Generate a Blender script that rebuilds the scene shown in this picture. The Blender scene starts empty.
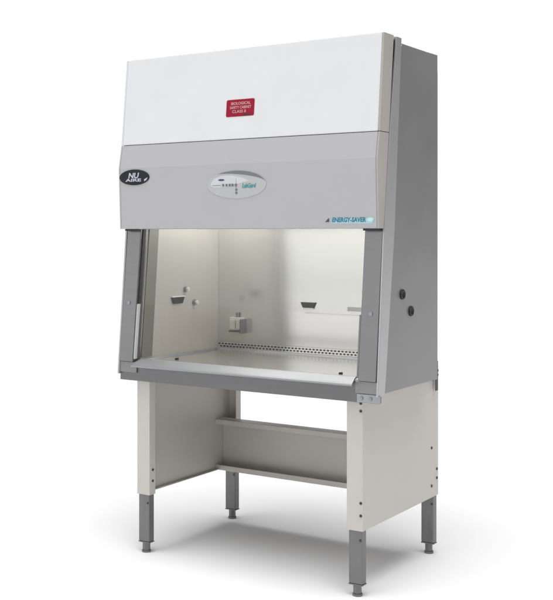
import bpy, bmesh, math, random
from mathutils import Vector, Matrix
random.seed(7)
S = bpy.context.scene
COL = S.collection

# ------------------------------------------------------------------ materials
def mat(name, col, rough=.4, metal=0., spec=.5, bump=0., bscale=400, var=.0, vscale=6, streak=None, aniso=0., coat=0., rv=.06, wave=0.):
    m = bpy.data.materials.new(name); m.use_nodes = True
    nt = m.node_tree; N = nt.nodes; L = nt.links
    b = N['Principled BSDF']
    b.inputs['Base Color'].default_value = (*col, 1)
    b.inputs['Roughness'].default_value = rough
    b.inputs['Metallic'].default_value = metal
    b.inputs['Specular IOR Level'].default_value = spec
    b.inputs['Coat Weight'].default_value = coat
    b.inputs['Coat Roughness'].default_value = .15
    tc = N.new('ShaderNodeTexCoord')
    mp = N.new('ShaderNodeMapping'); L.new(tc.outputs['Object'], mp.inputs['Vector'])
    if streak: mp.inputs['Scale'].default_value = streak
    if var:
        n = N.new('ShaderNodeTexNoise'); n.inputs['Scale'].default_value = vscale; n.inputs['Detail'].default_value = 5
        L.new(mp.outputs[0], n.inputs['Vector'])
        r = N.new('ShaderNodeMapRange'); r.inputs[1].default_value = .3; r.inputs[2].default_value = .7
        r.inputs[3].default_value = 1 - var; r.inputs[4].default_value = 1 + var
        L.new(n.outputs[0], r.inputs[0])
        mx = N.new('ShaderNodeVectorMath'); mx.operation = 'SCALE'
        mx.inputs[0].default_value = col
        L.new(r.outputs[0], mx.inputs['Scale']); L.new(mx.outputs[0], b.inputs['Base Color'])
        r2 = N.new('ShaderNodeMapRange'); r2.inputs[1].default_value = .3; r2.inputs[2].default_value = .7
        r2.inputs[3].default_value = max(.02, rough - rv); r2.inputs[4].default_value = rough + rv
        L.new(n.outputs[0], r2.inputs[0]); L.new(r2.outputs[0], b.inputs['Roughness'])
    if bump:
        n2 = N.new('ShaderNodeTexNoise'); n2.inputs['Scale'].default_value = bscale; n2.inputs['Detail'].default_value = 2
        L.new(mp.outputs[0], n2.inputs['Vector'])
        bp = N.new('ShaderNodeBump'); bp.inputs['Strength'].default_value = bump; bp.inputs['Distance'].default_value = .002
        L.new(n2.outputs[0], bp.inputs['Height']); L.new(bp.outputs[0], b.inputs['Normal'])
    if wave:
        n3 = N.new('ShaderNodeTexNoise'); n3.inputs['Scale'].default_value = 2.6; n3.inputs['Detail'].default_value = 1
        L.new(tc.outputs['Object'], n3.inputs['Vector'])
        b3 = N.new('ShaderNodeBump'); b3.inputs['Strength'].default_value = 1; b3.inputs['Distance'].default_value = wave
        L.new(n3.outputs[0], b3.inputs['Height'])
        if bump: L.new(b3.outputs[0], bp.inputs['Normal'])
        else: L.new(b3.outputs[0], b.inputs['Normal'])
    if aniso:
        b.inputs['Anisotropic'].default_value = aniso
    return m

M = {}
M['white'] = mat('white_enamel', (.725, .737, .75), .34, wave=0.006, bump=.05, bscale=260, var=.012, vscale=3)
M['grey'] = mat('pale_grey_enamel', (.445, .445, .458), .36, wave=0.006, bump=.05, bscale=260, var=.015, vscale=3)
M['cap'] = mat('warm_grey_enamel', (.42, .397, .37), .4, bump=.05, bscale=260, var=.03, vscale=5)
M['body'] = mat('grey_enamel_body', (.235, .235, .238), .36, wave=0.008, metal=.25, bump=.05, bscale=260, var=.04, vscale=2.2, streak=(1, 1, .5))
M['flange'] = mat('brushed_edge_steel', (.45, .45, .455), .36, metal=.5, var=.02, vscale=14, streak=(6, 6, .4), rv=.012)
M['steel'] = mat('brushed_steel', (.215, .215, .218), .31, wave=0.012, metal=.85, var=.03, vscale=14, streak=(.25, 1, 5), rv=.012)
M['dark'] = mat('dark_recess', (.035, .035, .037), .7)
M['fascia'] = mat('steel_fascia', (.168, .168, .171), .36, metal=.7, var=.03, vscale=14, streak=(.2, 1, 5), rv=.012)
M['bright'] = mat('bright_steel', (.33, .342, .362), .42, metal=.5, var=.03, vscale=14, streak=(.15, 2, 2), rv=.012)
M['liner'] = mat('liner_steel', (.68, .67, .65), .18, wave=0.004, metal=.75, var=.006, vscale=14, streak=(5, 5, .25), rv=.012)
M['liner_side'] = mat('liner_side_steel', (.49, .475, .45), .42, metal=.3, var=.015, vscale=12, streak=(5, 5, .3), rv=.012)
M['tray'] = mat('tray_steel', (.70, .69, .67), .22, metal=.8)
M['beige'] = mat('beige_enamel', (.555, .527, .485), .42, wave=0.006, bump=.06, bscale=220, var=.02, vscale=4)
M['leg'] = mat('grey_leg_steel', (.18, .18, .18), .38, metal=.45, var=.08, vscale=12, streak=(4, 4, .6))
M['bolt'] = mat('dark_bolt', (.06, .052, .048), .4, metal=.5)
M['zinc'] = mat('zinc_bolt', (.30, .30, .31), .35, metal=.9, var=.1, vscale=60)
M['guide'] = mat('grey_guide_steel', (.20, .197, .18), .45, metal=.3)
M['trim'] = mat('pale_trim', (.48, .48, .47), .4)
M['slot'] = mat('slot_shade', (.07, .068, .06), .7)
M['rubber'] = mat('black_rubber', (.016, .016, .017), .55, var=.1, vscale=30)
M['black'] = mat('black_plastic', (.018, .018, .02), .4)
M['plastic'] = mat('white_plastic', (.70, .70, .66), .4)
M['plate'] = mat('outlet_plate', (.42, .42, .39), .4, metal=.3)
M['plate_lite'] = mat('outlet_box_plate', (.62, .61, .58), .42, metal=.3)
M['red'] = mat('red_label', (.31, .006, .03), .5, spec=.2, var=.05, vscale=20)
M['ink_white'] = mat('white_ink', (.75, .70, .68), .5)
M['ink_pink'] = mat('pale_ink', (.62, .38, .38), .5)
M['ink_navy'] = mat('navy_ink', (.05, .06, .13), .5)
M['ink_grey'] = mat('grey_ink', (.16, .16, .18), .5)
M['ink_teal'] = mat('teal_ink', (.012, .19, .27), .5)
M['ink_teal2'] = mat('green_teal_ink', (.06, .32, .32), .5)
M['ink_blue'] = mat('pale_blue_ink', (.42, .60, .68), .5)
M['ink_cyan'] = mat('pale_cyan_ink', (.50, .80, .80), .5)
M['panel_a'] = mat('membrane_pale', (.60, .605, .63), .3)
M['panel_b'] = mat('membrane_silver', (.47, .475, .48), .3)
M['panel_c'] = mat('membrane_dark', (.17, .18, .18), .3)
M['badge'] = mat('black_badge', (.014, .016, .022), .45, spec=.25)
M['silver'] = mat('silver_ink', (.50, .51, .58), .3, metal=.3)
M['floor'] = mat('white_sweep', (.93, .93, .935), .8, spec=.2, var=.004, vscale=2)

g = bpy.data.materials.new('thin_glass'); g.use_nodes = True
nt = g.node_tree; nt.nodes.remove(nt.nodes['Principled BSDF'])
tr = nt.nodes.new('ShaderNodeBsdfTransparent'); tr.inputs[0].default_value = (.96, .965, .96, 1)
gl = nt.nodes.new('ShaderNodeBsdfGlossy'); gl.inputs['Roughness'].default_value = .03
lw = nt.nodes.new('ShaderNodeLayerWeight'); lw.inputs[0].default_value = .5
pw = nt.nodes.new('ShaderNodeMath'); pw.operation = 'POWER'; nt.links.new(lw.outputs['Facing'], pw.inputs[0]); pw.inputs[1].default_value = 4
fr = nt.nodes.new('ShaderNodeMath'); fr.operation = 'MULTIPLY_ADD'; nt.links.new(pw.outputs[0], fr.inputs[0]); fr.inputs[1].default_value = .5; fr.inputs[2].default_value = .018
mx = nt.nodes.new('ShaderNodeMixShader')
nt.links.new(fr.outputs[0], mx.inputs[0]); nt.links.new(tr.outputs[0], mx.inputs[1]); nt.links.new(gl.outputs[0], mx.inputs[2])
nt.links.new(mx.outputs[0], nt.nodes['Material Output'].inputs['Surface'])
M['glass'] = g

LAMP_E = 29.0
e = bpy.data.materials.new('lamp_tube'); e.use_nodes = True
b = e.node_tree.nodes['Principled BSDF']; b.inputs['Base Color'].default_value = (.9, .9, .88, 1)
b.inputs['Emission Color'].default_value = (1, .985, .945, 1); b.inputs['Emission Strength'].default_value = LAMP_E
M['lamp'] = e

# ------------------------------------------------------------------ mesh helpers
def box(bm, x0, x1, y0, y1, z0, z1):
    v = [bm.verts.new((x, y, z)) for x in (x0, x1) for y in (y0, y1) for z in (z0, z1)]
    for f in ((0,1,3,2), (4,6,7,5), (0,4,5,1), (2,3,7,6), (0,2,6,4), (1,5,7,3)):
        bm.faces.new([v[i] for i in f])

def extrude_poly(bm, pts, a, d0, d1):
    """closed outline swept along axis a; pts are the other two coordinates in xyz order"""
    def P(p, d):
        q = list(p); q.insert(a, d); return q
    A = [bm.verts.new(P(p, d0)) for p in pts]; B = [bm.verts.new(P(p, d1)) for p in pts]
    n = len(pts)
    bm.faces.new(A[::-1]); bm.faces.new(B)
    for i in range(n):
        bm.faces.new((A[i], A[(i+1) % n], B[(i+1) % n], B[i]))

def cyl(bm, c, axis, r, h, seg=24, r2=None, ry=None):
    """cylinder from c along axis"""
    r2 = r if r2 is None else r2
    z = Vector(axis).normalized()
    x = z.orthogonal().normalized(); y = z.cross(x)
    c = Vector(c); A = []; B = []
    for i in range(seg):
        t = 2*math.pi*i/seg; d = x*math.cos(t) + y*math.sin(t)
        A.append(bm.verts.new(c + d*r)); B.append(bm.verts.new(c + z*h + d*r2))
    bm.faces.new(A[::-1]); bm.faces.new(B)
    for i in range(seg):
        bm.faces.new((A[i], A[(i+1) % seg], B[(i+1) % seg], B[i]))

def obj(name, bm, m, parent=None, bevel=0., seg=2, smooth=False, **props):
    bmesh.ops.recalc_face_normals(bm, faces=bm.faces)
    me = bpy.data.meshes.new(name); bm.to_mesh(me); bm.free()
    me.materials.append(M[m])
    o = bpy.data.objects.new(name, me); COL.objects.link(o)
    if parent:
        o.parent = parent; o.matrix_parent_inverse = parent_matrix(parent).inverted()
    if bevel:
        md = o.modifiers.new('edge', 'BEVEL'); md.width = bevel; md.segments = seg; md.limit_method = 'ANGLE'
        md.angle_limit = math.radians(30); md.harden_normals = False
    if smooth:
        for p in me.polygons: p.use_smooth = True
    for k, v in props.items(): o[k] = v
    return o

def parent_matrix(o):
    m = o.matrix_basis.copy()
    while o.parent:
        m = o.parent.matrix_basis @ o.matrix_parent_inverse.inverted().inverted() @ m if False else o.parent.matrix_basis @ o.matrix_parent_inverse @ m
        o = o.parent
    return m

def one(name, m, parent, x0, x1, y0, y1, z0, z1, bevel=.0015, **k):
    bm = bmesh.new(); box(bm, x0, x1, y0, y1, z0, z1)
    return obj(name, bm, m, parent, bevel, **k)

def thing(name, label, cat, loc):
    o = bpy.data.objects.new(name, None); COL.objects.link(o)
    o.location = loc; o['label'] = label; o['category'] = cat; o.empty_display_size = .1
    return o

class Face:
    """a sloping front face: u = x, v = up the slope, depth = outwards"""
    def __init__(s, y0, z0, y1, z1):
        s.y0, s.z0 = y0, z0
        d = Vector((0, y1-y0, z1-z0)).normalized(); s.v = d; s.n = Vector((0, -d.z, d.y)); s.o = Vector((0, y0, z0))
    def at(s, x, z, h):
        t = (z - s.z0)/s.v.z
        return s.o + s.v*t + s.n*h + Vector((x, 0, 0))
    def prism(s, bm, pts, h0, h1):
        A = [bm.verts.new(s.at(x, z, h0)) for x, z in pts]; B = [bm.verts.new(s.at(x, z, h1)) for x, z in pts]
        n = len(pts); bm.faces.new(A[::-1]); bm.faces.new(B)
        for i in range(n): bm.faces.new((A[i], A[(i+1) % n], B[(i+1) % n], B[i]))
    def mesh(s, bm):   # local (x, z, h) -> world
        for v in bm.verts: v.co = s.at(v.co.x, v.co.y, v.co.z)

def ellipse(cx, cz, rx, rz, n=64, a0=0, a1=2*math.pi):
    return [(cx + rx*math.cos(a0+(a1-a0)*i/n), cz + rz*math.sin(a0+(a1-a0)*i/n)) for i in range(n)]

def rrect(x0, x1, z0, z1, r, n=6):
    P = []
    for cx, cz, a in ((x1-r, z1-r, 0), (x0+r, z1-r, 90), (x0+r, z0+r, 180), (x1-r, z0+r, 270)):
        for i in range(n+1):
            t = math.radians(a + 90*i/n); P.append((cx + r*math.cos(t), cz + r*math.sin(t)))
    return P

def lettering(bm, face, text, x0, x1, zc, hgt, h0, h1, shear=0., bold=0.):
    """text set flat on a face, fitted between x0 and x1"""
    cu = bpy.data.curves.new('t', 'FONT'); cu.body = text; cu.size = 1; cu.extrude = .5; cu.shear = shear; cu.offset = bold
    cu.resolution_u = 3
    ob = bpy.data.objects.new('t', cu); COL.objects.link(ob)
    dg = bpy.context.evaluated_depsgraph_get(); dg.update()
    me = bpy.data.meshes.new_from_object(ob.evaluated_get(dg))
    t = bmesh.new(); t.from_mesh(me)
    xs = [v.co.x for v in t.verts]; ys = [v.co.y for v in t.verts]
    ax, bx, ay, by = min(xs), max(xs), min(ys), max(ys)
    vm = {}
    for v in t.verts:
        p = face.at(x0 + (v.co.x-ax)/(bx-ax)*(x1-x0), zc - hgt/2 + (v.co.y-ay)/(by-ay)*hgt, h0 if v.co.z < 0 else h1)
        vm[v.index] = bm.verts.new(p)
    for f in t.faces:
        try: bm.faces.new([vm[v.index] for v in f.verts])
        except ValueError: pass
    t.free(); bpy.data.objects.remove(ob); bpy.data.curves.remove(cu); bpy.data.meshes.remove(me)

# ------------------------------------------------------------------ setting: white studio floor
bm = bmesh.new(); box(bm, -40, 40, -30, 60, -.05, 0)
fl = obj('floor', bm, 'floor'); fl['kind'] = 'structure'; fl['label'] = 'seamless white studio floor'

# ------------------------------------------------------------------ the cabinet
cab = thing('safety_cabinet', 'large grey and white laboratory cabinet with open lit chamber, on the beige stand', 'lab cabinet', (0, -.1, .835))
XS = .686
fy = lambda z: -.411 + .1*(z-.9)          # sloping front plane of the body

# hood, upper panel
UP = Face(-.3896, 1.912, -.3496, 2.319); XH = .6765
bm = bmesh.new()
extrude_poly(bm, [(-.3896, 1.913), (-.3496, 2.319), (-.20, 2.319), (-.20, 2.305), (-.325, 2.305), (-.36, 1.913)], 0, -XH, XH)
up = obj('upper_panel', bm, 'white', cab, .004, 3)
# hood, lower panel with a bend
bm = bmesh.new()
extrude_poly(bm, [(-.3890, 1.9105), (-.4085, 1.803), (-.3980, 1.519), (-.35, 1.5165), (-.35, 1.53), (-.375, 1.535), (-.375, 1.80), (-.36, 1.9105)], 0, -XH, XH)
lp = obj('lower_panel', bm, 'grey', cab, .003, 3)
LO = Face(-.3980, 1.519, -.4085, 1.803)
for s in (-1, 1):
    a, c = s*(XH+.0005), s*XS
    bm = bmesh.new()
    extrude_poly(bm, [(-.3886, 1.9135), (-.3486, 2.3185), (-.262, 2.3185), (-.306, 1.9135)], 0, a, c)
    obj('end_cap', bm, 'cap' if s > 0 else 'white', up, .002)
    bm = bmesh.new()
    extrude_poly(bm, [(-.3880, 1.911), (-.4075, 1.803), (-.3970, 1.518), (-.352, 1.518), (-.307, 1.911)], 0, a, c)
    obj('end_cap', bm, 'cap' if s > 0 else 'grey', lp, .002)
    # dark slit below the cap
one('seam_strip', 'dark', cab, -.672, .672, -.383, -.36, 1.905, 1.918, 0)
# added inner box closing the hood, coloured dark as shade in the flange gap
bm = bmesh.new(); extrude_poly(bm, [(-.340, 1.66), (-.325, 1.90), (-.285, 2.303), (-.205, 2.303), (-.205, 2.28), (.17, 2.28), (.17, 1.70), (-.30, 1.70)], 0, -.668, .668)
obj('dark_core', bm, 'dark', cab)

# body sides with slanted front edge flange
for s in (-1, 1):
    a, c = s*.6745, s*XS
    bm = bmesh.new()
    extrude_poly(bm, [(fy(.843)+.03, .843), (.175, .843), (.175, 2.297), (-.185, 2.292), (fy(2.29)+.055, 2.25)], 0, a, c)
    sp = obj('side_panel', bm, 'body', cab, .0025)
    bm = bmesh.new()
    extrude_poly(bm, [(-.413, .836), (-.352, .836), (-.342, .90), (-.262, 1.512), (-.197, 2.316), (-.243, 2.316), (-.305, 1.92), (fy(1.517)-.006, 1.50)], 0, s*.680, s*(XS+.004))
    obj('edge_flange', bm, 'flange', sp, .003, 3)
    # port plugs
    for y, z in ((-.187, 1.241), (-.104, 1.166)):
        bm = bmesh.new()
        prof = [(.0, .0), (.0215, .0), (.0215, .007), (.0185, .0095), (.0135, .0095), (.0115, .004), (.0, .004)]
        seg = 32; rings = []
        for r, h in prof:
            rings.append([bm.verts.new((s*(XS-.001+h), y + r*math.cos(2*math.pi*i/seg), z + r*math.sin(2*math.pi*i/seg))) for i in range(seg)])
        for k in range(len(rings)-1):
            for i in range(seg):
                bm.faces.new((rings[k][i], rings[k][(i+1) % seg], rings[k+1][(i+1) % seg], rings[k+1][i]))
        bmesh.ops.remove_doubles(bm, verts=bm.verts, dist=1e-6)
        obj('port_plug', bm, 'rubber', sp, smooth=True)
# top cover and the narrower rear plenum
bm = bmesh.new(); extrude_poly(bm, [(-.199, 2.285), (-.199, 2.300), (.174, 2.300), (.174, 2.285)], 0, -.674, .674)
obj('top_cover', bm, 'body', cab, .002)
bm = bmesh.new(); extrude_poly(bm, [(.302, .84), (.335, .84), (.335, 2.25), (.176, 2.25), (.176, 1.72), (.302, 1.72)], 0, -.612, .612)
obj('rear_plenum', bm, 'body', cab, .002)

for s in (-1, 1):
    one('plenum_side', 'body', cab, s*.6124, s*.6142, .1765, .3345, .8405, 2.2495, 0)
# window posts
for s in (-1, 1):
    bm = bmesh.new()
    z0, z1 = .897, 1.535
    extrude_poly(bm, [(fy(z0), z0), (fy(z1), z1), (fy(z1)+.05, z1), (fy(z0)+.05, z0)], 0, s*.597, s*.6792)
    po = obj('window_post', bm, 'steel', cab, .002)
    bm = bmesh.new()      # seal on the inner edge below the sash, pale on the left
    extrude_poly(bm, [(fy(.91)+.003, .91), (fy(1.165)+.003, 1.165), (fy(1.165)+.02, 1.165), (fy(.91)+.02, .91)], 0, s*.5875, s*.5968)
    obj('edge_trim', bm, 'trim' if s < 0 else 'steel', po, .002)
    bm = bmesh.new()      # dark sash channel above
    extrude_poly(bm, [(fy(1.167)+.012, 1.167), (fy(1.52)+.012, 1.52), (fy(1.52)+.034, 1.52), (fy(1.167)+.034, 1.167)], 0, s*.592, s*.5968)
    obj('sash_channel', bm, 'dark', po, .001)
    bm = bmesh.new(); cyl(bm, (s*.642, fy(1.17)+.001, 1.17), (0, -1, .1), .009, .004, 20)
    obj('screw', bm, 'zinc', po, .001)
    # dark strip drawn for the slit between the hood and the post
    one('slit_strip', 'dark', po, s*.600, s*.676, -.372, -.340, 1.509, 1.5185, 0)

# sash pane, sloping behind the posts
bm = bmesh.new()
extrude_poly(bm, [(fy(1.166)+.016, 1.166), (fy(1.66)+.016, 1.66), (fy(1.66)+.021, 1.66), (fy(1.166)+.021, 1.166)], 0, -.591, .591)
obj('sash_pane', bm, 'glass', cab)

# chamber
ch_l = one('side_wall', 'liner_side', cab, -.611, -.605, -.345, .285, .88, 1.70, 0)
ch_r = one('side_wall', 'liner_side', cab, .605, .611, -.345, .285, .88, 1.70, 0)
rw = one('rear_wall', 'liner', cab, -.6105, .6105, .2855, .300, .88, 1.70, 0)
one('chamber_ceiling', 'plastic', cab, -.6045, .6045, -.28, .2850, 1.685, 1.6995, 0)
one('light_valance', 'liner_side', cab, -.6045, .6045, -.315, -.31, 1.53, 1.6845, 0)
# raised bead added to draw a line of light across the rear wall
one('light_line_bead', 'liner', rw, -.075, .6045, .2825, .2853, 1.102, 1.106, .001)
one('pale_plate', 'plate', rw, .165, .30, .281, .2853, 1.122, 1.142, .001)
# return air grille along the foot of the rear wall
gr = one('air_grille', 'liner', cab, -.6045, .6045, .2745, .2799, .903, .934, .001)
bm = bmesh.new()
for r, z in ((0, .9248), (1, .9122)):
    n = 58
    for i in range(n):
        x = -.59 + (i + .5*r)*1.18/n
        if x > .595: continue
        P = [(x + .0070*math.cos(t)+(.0), z + .0040*math.sin(t)) for t in [2*math.pi*k/10 for k in range(10)]]
        extrude_poly(bm, P, 1, .2735, .276)
obj('grille_slots', bm, 'slot', gr)
# recessed black pulls
def pull(parent, pts, ax, d0, d1, rim):
    bm = bmesh.new(); extrude_poly(bm, pts, ax, d0, d1); o = obj('recessed_pull', bm, 'black', parent, .002)
    bm = bmesh.new()
    a = (pts[0][0] + .004*(1 if pts[0][0] < pts[1][0] else -1))
    extrude_poly(bm, rim, ax, d0, d1 + (d1-d0)*.4); obj('pull_rim', bm, 'plastic', o, .001)
pull(rw, [(-.099, 1.156), (-.011, 1.156), (-.024, 1.129), (-.086, 1.129)], 1, .2853, .277,
     [(-.088, 1.1285), (-.022, 1.1285), (-.026, 1.123), (-.084, 1.123)])
pull(ch_l, [(-.113, 1.181), (-.012, 1.181), (-.026, 1.150), (-.099, 1.150)], 0, -.6048, -.597,
     [(-.116, 1.187), (-.009, 1.187), (-.011, 1.182), (-.114, 1.182)])
# grey guide strip that the sash runs in, behind each post
for s, par in ((-1, ch_l), (1, ch_r)):
    bm = bmesh.new()
    extrude_poly(bm, [(fy(.91)+.066, .91), (fy(1.66)+.066, 1.66), (fy(1.66)+.135, 1.66), (fy(.91)+.145, .91)], 0, s*.6048, s*.599)
    obj('sash_guide', bm, 'guide', par, .0015)
# gas valves on the left wall
for y, z in ((-.001, 1.218), (.074, 1.149)):
    bm = bmesh.new(); cyl(bm, (-.6049, y, z), (1, 0, 0), .015, .006, 20); v = obj('gas_valve', bm, 'zinc', ch_l, .001)
    bm = bmesh.new(); cyl(bm, (-.598, y, z), (1, 0, 0), .008, .010, 16); cyl(bm, (-.588, y, z), (1, 0, 0), .0125, .009, 20, .010)
    obj('valve_knob', bm, 'plate_lite', v, .002)
# power outlet with flip covers on the rear wall
bm = bmesh.new(); box(bm, -.520, -.436, .262, .2853, .996, 1.064)
ob_ = obj('power_outlet', bm, 'plate_lite', rw, .004, 3)
for x in (-.515, -.474):
    bm = bmesh.new(); box(bm, x, x+.034, .254, .2615, 1.004, 1.054); obj('flip_cover', bm, 'plate_lite', ob_, .003, 3)
bm = bmesh.new(); box(bm, -.4345, -.428, .232, .2853, .985, 1.058); obj('cover_plate', bm, 'zinc', ob_, .001)
bm = bmesh.new(); cyl(bm, (-.478, .272, 1.0645), (0, 0, 1), .006, .024, 14); obj('conduit', bm, 'zinc', ob_)
bm = bmesh.new(); box(bm, -.522, -.434, .259, .2853, .988, .9955); obj('lower_lip', bm, 'zinc', ob_, .001)

# work tray
tray = one('work_tray', 'tray', cab, -.592, .592, -.352, .262, .880, .893, .002)
bm = bmesh.new(); extrude_poly(bm, [(.2625, .8935), (.2735, .903), (.285, .903), (.285, .885), (.2625, .885)], 0, -.604, .604)
obj('rear_ledge', bm, 'bright', tray, .001)
for s in (-1, 1):
    bm = bmesh.new(); extrude_poly(bm, [(s*.5925, .885), (s*.5925, .8935), (s*.597, .902), (s*.6047, .902), (s*.6047, .885)], 1, -.33, .262)
    obj('side_ledge', bm, 'bright', tray, .001)
for x, y in ((.417, -.232), (-.50, -.20)):
    bm = bmesh.new(); cyl(bm, (x, y, .893), (0, 0, 1), .010, .007, 20, .008); obj('lift_knob', bm, 'black', tray, .001)
one('tray_front_seam', 'dark', tray, -.585, .585, -.303, -.297, .8925, .8937, 0)
# front airfoil
bm = bmesh.new()
sec = [(-.352, .9065), (-.372, .9070), (-.425, .8890), (-.436, .8835), (-.4385, .8785), (-.434, .8755), (-.42, .8780), (-.372, .8985), (-.352, .8985)]
extrude_poly(bm, sec, 0, -.5865, .572)
for v in bm.verts:
    if v.co.x > .5: v.co.x += (-.395 - v.co.y)*.25
af = obj('airfoil', bm, 'bright', cab, .001)

# lower fascia
fa = one('front_fascia', 'fascia', cab, -.6855, .6855, -.397, -.372, .807, .8965, .003)
for s in (-1, 1):
    one('end_block', 'body', fa, s*.580, s*.683, -.404, -.3975, .8455, .8955, .002)
    if s < 0: continue
    br = one('corner_bracket', 'bright', fa, s*.588, s*.694, -.404, -.3975, .809, .8435, .002)
    for x in (.61, .652):
        bm = bmesh.new(); cyl(bm, (s*x, -.404, .827), (0, -1, 0), .008, .004, 6); obj('bolt_head', bm, 'zinc', br, .001)
one('base_pan', 'body', cab, -.672, .672, -.3715, .17, .839, .879, .001)
# lamp tubes under the hood
fit = one('lamp_fitting', 'plastic', cab, -.57, .57, .02, .10, 1.655, 1.6845, .003)
for x0, x1 in ((-.56, -.03), (.03, .56)):
    bm = bmesh.new(); cyl(bm, (x0, .06, 1.628), (1, 0, 0), .014, x1-x0, 20); obj('lamp_tube', bm, 'lamp', fit, smooth=False)

# ---- marks on the hood
bm = bmesh.new(); UP.prism(bm, rrect(-.0835, .066, 2.0125, 2.0885, .008), .0003, .0012)
rl = obj('warning_label', bm, 'red', up)
bm = bmesh.new(); UP.prism(bm, rrect(-.0875, .070, 2.0095, 2.0915, .009), -.001, .0002)
obj('label_border', bm, 'ink_white', rl)
bm = bmesh.new()
lettering(bm, UP, 'BIOLOGICAL', -.058, .046, 2.071, .0125, .0013, .0017, bold=.012)
lettering(bm, UP, 'SAFETY CABINET', -.064, .050, 2.053, .0125, .0013, .0017, bold=.012)
lettering(bm, UP, 'CLASS II', -.050, .022, 2.035, .013, .0013, .0017, bold=.012)
obj('lettering', bm, 'ink_pink', rl)
bm = bmesh.new(); UP.prism(bm, [(.005, 2.0165), (.044, 2.0165), (.046, 2.0235), (.009, 2.0235)], .0013, .0017)
obj('printed_bar', bm, 'black', rl)

bm = bmesh.new(); LO.prism(bm, ellipse(-.588, 1.759, .090, .0365), .0003, .004)
bd = obj('oval_badge', bm, 'badge', lp, .0015)
bm = bmesh.new()
lettering(bm, LO, 'NU', -.622, -.556, 1.767, .026, .0045, .0055, shear=.2, bold=.03)
lettering(bm, LO, 'AIRE', -.640, -.545, 1.746, .014, .0045, .0055, bold=.03)
LO.prism(bm, [(-.527, 1.748), (-.506, 1.757), (-.512, 1.746), (-.526, 1.739)], .0045, .0055)
obj('lettering', bm, 'silver', bd)

bm = bmesh.new(); LO.prism(bm, ellipse(-.009, 1.7125, .157, .062), .0003, .0022)
dp = obj('control_panel', bm, 'panel_b', lp, .001)
def inside(pts):   # keep a shape inside the panel's ellipse
    out = []
    for x, z in pts:
        u, w = (x+.009)/.153, (z-1.7125)/.0595; d = math.hypot(u, w)
        if d > 1: u, w = u/d, w/d
        out.append((-.009+u*.153, 1.7125+w*.0595))
    return out
bm = bmesh.new()
E0 = [(-.009+.154*math.cos(t), 1.7125+.060*math.sin(t)) for t in [math.radians(12 + 118*i/40) for i in range(41)]]
E1 = [(x, z - .017*math.sin(math.pi*i/40)) for i, (x, z) in enumerate(E0)][::-1]
LO.prism(bm, E0[:-1] + E1[:-1], .0024, .0030); obj('dark_rim', bm, 'panel_c', dp)
bm = bmesh.new()
LO.prism(bm, inside([(-.15, 1.712), (-.13, 1.738), (-.09, 1.752), (-.03, 1.752), (.03, 1.740), (.06, 1.727), (.0, 1.715), (-.06, 1.702), (-.13, 1.700)]), .0024, .0028)
obj('pale_field', bm, 'panel_a', dp)
bm = bmesh.new()
LO.prism(bm, ellipse(-.088, 1.733, .017, .0045, 20), .0032, .0036)
obj('status_lamp', bm, 'ink_navy', dp)
bm = bmesh.new()
for i, x in enumerate((-.078, -.060, -.043, -.028, -.010)):
    LO.prism(bm, rrect(x-.006, x+.0055, 1.704, 1.7155, .002), .0032, .0038)
for z in (1.689, 1.675):
    LO.prism(bm, rrect(-.014, -.003, z-.004, z+.004, .0015), .0032, .0038)
obj('key_row', bm, 'ink_grey', dp)
bm = bmesh.new()
LO.prism(bm, [(-.138, 1.7085), (-.090, 1.7085), (-.090, 1.7105), (-.138, 1.7105)], .0032, .0035)
obj('guide_line', bm, 'ink_grey', dp)
bm = bmesh.new()
LO.prism(bm, [(-.0098, 1.668), (-.0083, 1.668), (-.0083, 1.736), (-.0098, 1.736)], .0030, .0033)
obj('guide_line', bm, 'ink_grey', dp)
bm = bmesh.new()
lettering(bm, LO, 'LabGard', .022, .096, 1.706, .021, .0032, .0036, shear=.3, bold=.03)
obj('lettering', bm, 'ink_teal2', dp)

bm = bmesh.new(); LO.prism(bm, [(.462, 1.5385), (.655, 1.5375), (.668, 1.561), (.478, 1.562)], .0004, .0008)
st = obj('name_strip', bm, 'ink_blue', lp)
bm = bmesh.new(); lettering(bm, LO, 'ENERGY-SAVER', .470, .628, 1.5535, .0195, .0010, .0016, shear=.15, bold=.035)
obj('lettering', bm, 'ink_teal', st)
bm = bmesh.new(); LO.prism(bm, [(.436, 1.545), (.456, 1.545), (.456, 1.562)], .0010, .0016); obj('triangle_mark', bm, 'ink_navy', st)
bm = bmesh.new(); LO.prism(bm, ellipse(.648, 1.5545, .013, .0085, 24), .0010, .0016); obj('dot_mark', bm, 'ink_cyan', st)

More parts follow.
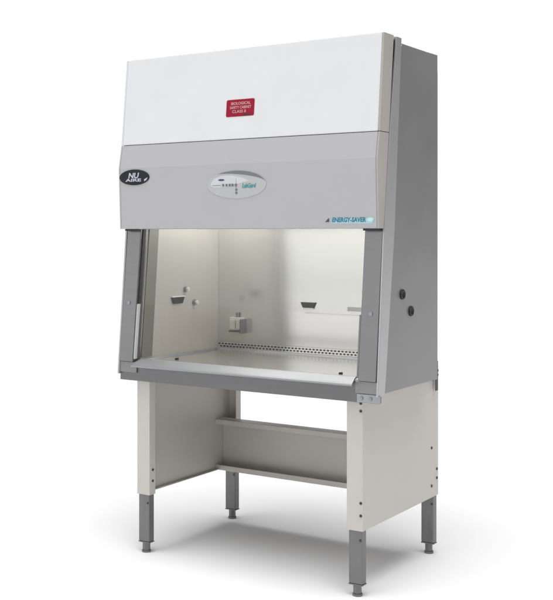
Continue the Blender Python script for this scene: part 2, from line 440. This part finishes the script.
# ------------------------------------------------------------------ the stand
std = thing('base_stand', 'beige steel base stand with grey telescoping legs and an open front, carrying the cabinet', 'stand', (0, 0, 0))
for s in (-1, 1):
    t = .004
    X = lambda x: s*x
    P = [(X(.525), -.331), (X(.525), -.375), (X(.600), -.375), (X(.600), .375), (X(.525), .375), (X(.525), .331),
         (X(.525+t), .331), (X(.525+t), .375-t), (X(.600-t), .375-t), (X(.600-t), -.375+t), (X(.525+t), -.375+t), (X(.525+t), -.331)]
    bm = bmesh.new(); extrude_poly(bm, P, 2, .273, .834)
    sp = obj('side_panel', bm, 'beige', std, .0018)
    one('bottom_flange', 'beige', sp, s*.572, s*.5955, -.318, .318, .2735, .2775, .001)
    for y0 in (-1, 1):
        a, c = sorted((y0*.370, y0*.332))
        bm = bmesh.new(); box(bm, s*.532, s*.5945, a, c, .052, .33)
        lg = obj('leg', bm, 'leg', std, .004, 3)
        bm = bmesh.new(); box(bm, s*.531, s*.5955, a-.001, c+.001, .0465, .0515); obj('end_plate', bm, 'leg', lg, .001)
        bm = bmesh.new()
        cx, cy = s*.563, (a+c)/2
        cyl(bm, (cx, cy, 0), (0, 0, 1), .021, .010, 24, .0215); cyl(bm, (cx, cy, .010), (0, 0, 1), .0185, .037, 6)
        obj('levelling_foot', bm, 'leg', lg, .0015)
        bm = bmesh.new(); cyl(bm, (s*.563+.024, -.370 if y0 < 0 else .332, .235), (0, -1, 0), .006, .0015, 14)
        obj('pin_hole', bm, 'bolt', lg)
    # bolts: two pairs on the front flange, four towards the rear edge
    for z in (.800, .768, .390, .338) if s > 0 else ():
        bm = bmesh.new(); cyl(bm, (s*.5915, -.375, z), (0, -1, 0), .0065, .004, 14, .0055); obj('bolt', bm, 'bolt', sp, .001)
    for y, z in ((.299, .504), (.357, .397), (.357, .355), (.299, .328)):
        bm = bmesh.new(); cyl(bm, (s*.600, y, z), (s, 0, 0), .0075, .004, 14, .006); obj('bolt', bm, 'bolt', sp, .001)
    for z in (.390, .338):
        bm = bmesh.new(); cyl(bm, (s*.525, -.352, z), (-s, 0, 0), .0065, .004, 14, .0055); obj('bolt', bm, 'bolt', sp, .001)
    # dark hanger bracket low on the rear corner of the cabinet
    bm = bmesh.new(); box(bm, s*.6143, s*.6175, .308, .334, .768, .905); rb = obj('hanger_bracket', bm, 'bolt', cab, .001)
    for z in (.862, .842):
        bm = bmesh.new(); cyl(bm, (s*.6175, .320, z), (s, 0, 0), .008, .006, 6); obj('bolt_head', bm, 'bolt', rb, .001)
# rear rail, a channel on its side
bm = bmesh.new()
extrude_poly(bm, [(0.244, .533), (0.317, .533), (0.317, .272), (0.244, .272), (0.244, .298), (0.248, .298), (0.248, .277), (0.312, .277), (0.312, .528), (0.248, .528), (0.248, .508), (0.244, .508)], 0, -.595, .595)
obj('rear_rail', bm, 'beige', std, .0015)

# ------------------------------------------------------------------ light: white studio surround and an added overhead glow, all in the world colour
w = bpy.data.worlds.new('World'); S.world = w; w.use_nodes = True
nt = w.node_tree; N = nt.nodes; L = nt.links
bg = N['Background']
tc = N.new('ShaderNodeTexCoord'); sx = N.new('ShaderNodeSeparateXYZ'); L.new(tc.outputs['Generated'], sx.inputs[0])
# near-black base all round; bright directions blended in to shape the light
def ramp(src, a, b, lo, hi):
    r = N.new('ShaderNodeMapRange'); r.interpolation_type = 'SMOOTHSTEP'
    r.inputs[1].default_value = a; r.inputs[2].default_value = b; r.inputs[3].default_value = lo; r.inputs[4].default_value = hi
    L.new(src, r.inputs[0]); return r.outputs[0]
def lobe(axis, a, b):
    d = N.new('ShaderNodeVectorMath'); d.operation = 'DOT_PRODUCT'; d.inputs[1].default_value = Vector(axis).normalized()
    L.new(tc.outputs['Generated'], d.inputs[0]); return ramp(d.outputs['Value'], a, b, 0, 1)
def blend(prev, fac, col):
    m = N.new('ShaderNodeMix'); m.data_type = 'RGBA'
    if isinstance(prev, tuple): m.inputs[6].default_value = (*prev, 1)
    else: L.new(prev, m.inputs[6])
    m.inputs[7].default_value = (*col, 1); L.new(fac, m.inputs[0]); return m.outputs[2]
low = N.new('ShaderNodeMath'); low.operation = 'MULTIPLY'
L.new(lobe((-.54, .84, 0), .5, .8), low.inputs[0]); L.new(ramp(sx.outputs['Z'], .30, .46, 1, 0), low.inputs[1])
c = blend((.03, .03, .0305), low.outputs[0], (1.06, 1.055, 1.06))                        # white wall behind the cabinet
c = blend(c, lobe((-.62, -.78, .22), .78, .96), (1.35, 1.35, 1.36))                     # broad softbox at the front left
c = blend(c, lobe((.9, -.35, .1), .5, .95), (.66, .66, .66))                            # weak fill from the right
c = blend(c, lobe((.09, -.18, 1), .872, .95), (6.15, 6.15, 6.17))                          # unseen overhead glow, added to whiten the floor and place the shadow
L.new(c, bg.inputs['Color'])
bg.inputs['Strength'].default_value = 1.0

# ------------------------------------------------------------------ camera
cd = bpy.data.cameras.new('camera'); co = bpy.data.objects.new('camera', cd); COL.objects.link(co)
co.location = (2.6697, -4.2473, 1.4996)
co.rotation_euler = (math.radians(90) - .0022, 0, .5714)
cd.sensor_fit = 'HORIZONTAL'; cd.sensor_width = 36; cd.lens = 1067.99/553*36
cd.shift_y = -64.74/553
cd.clip_end = 300
S.camera = co
S.view_settings.view_transform = 'Standard'; S.view_settings.look = 'None'
S.view_settings.exposure = 0; S.view_settings.gamma = 1
S.render.engine = 'CYCLES'
S.cycles.use_denoising = True
S.cycles.max_bounces = 10; S.cycles.diffuse_bounces = 5; S.cycles.glossy_bounces = 5; S.cycles.transparent_max_bounces = 10
S.cycles.sample_clamp_indirect = 6
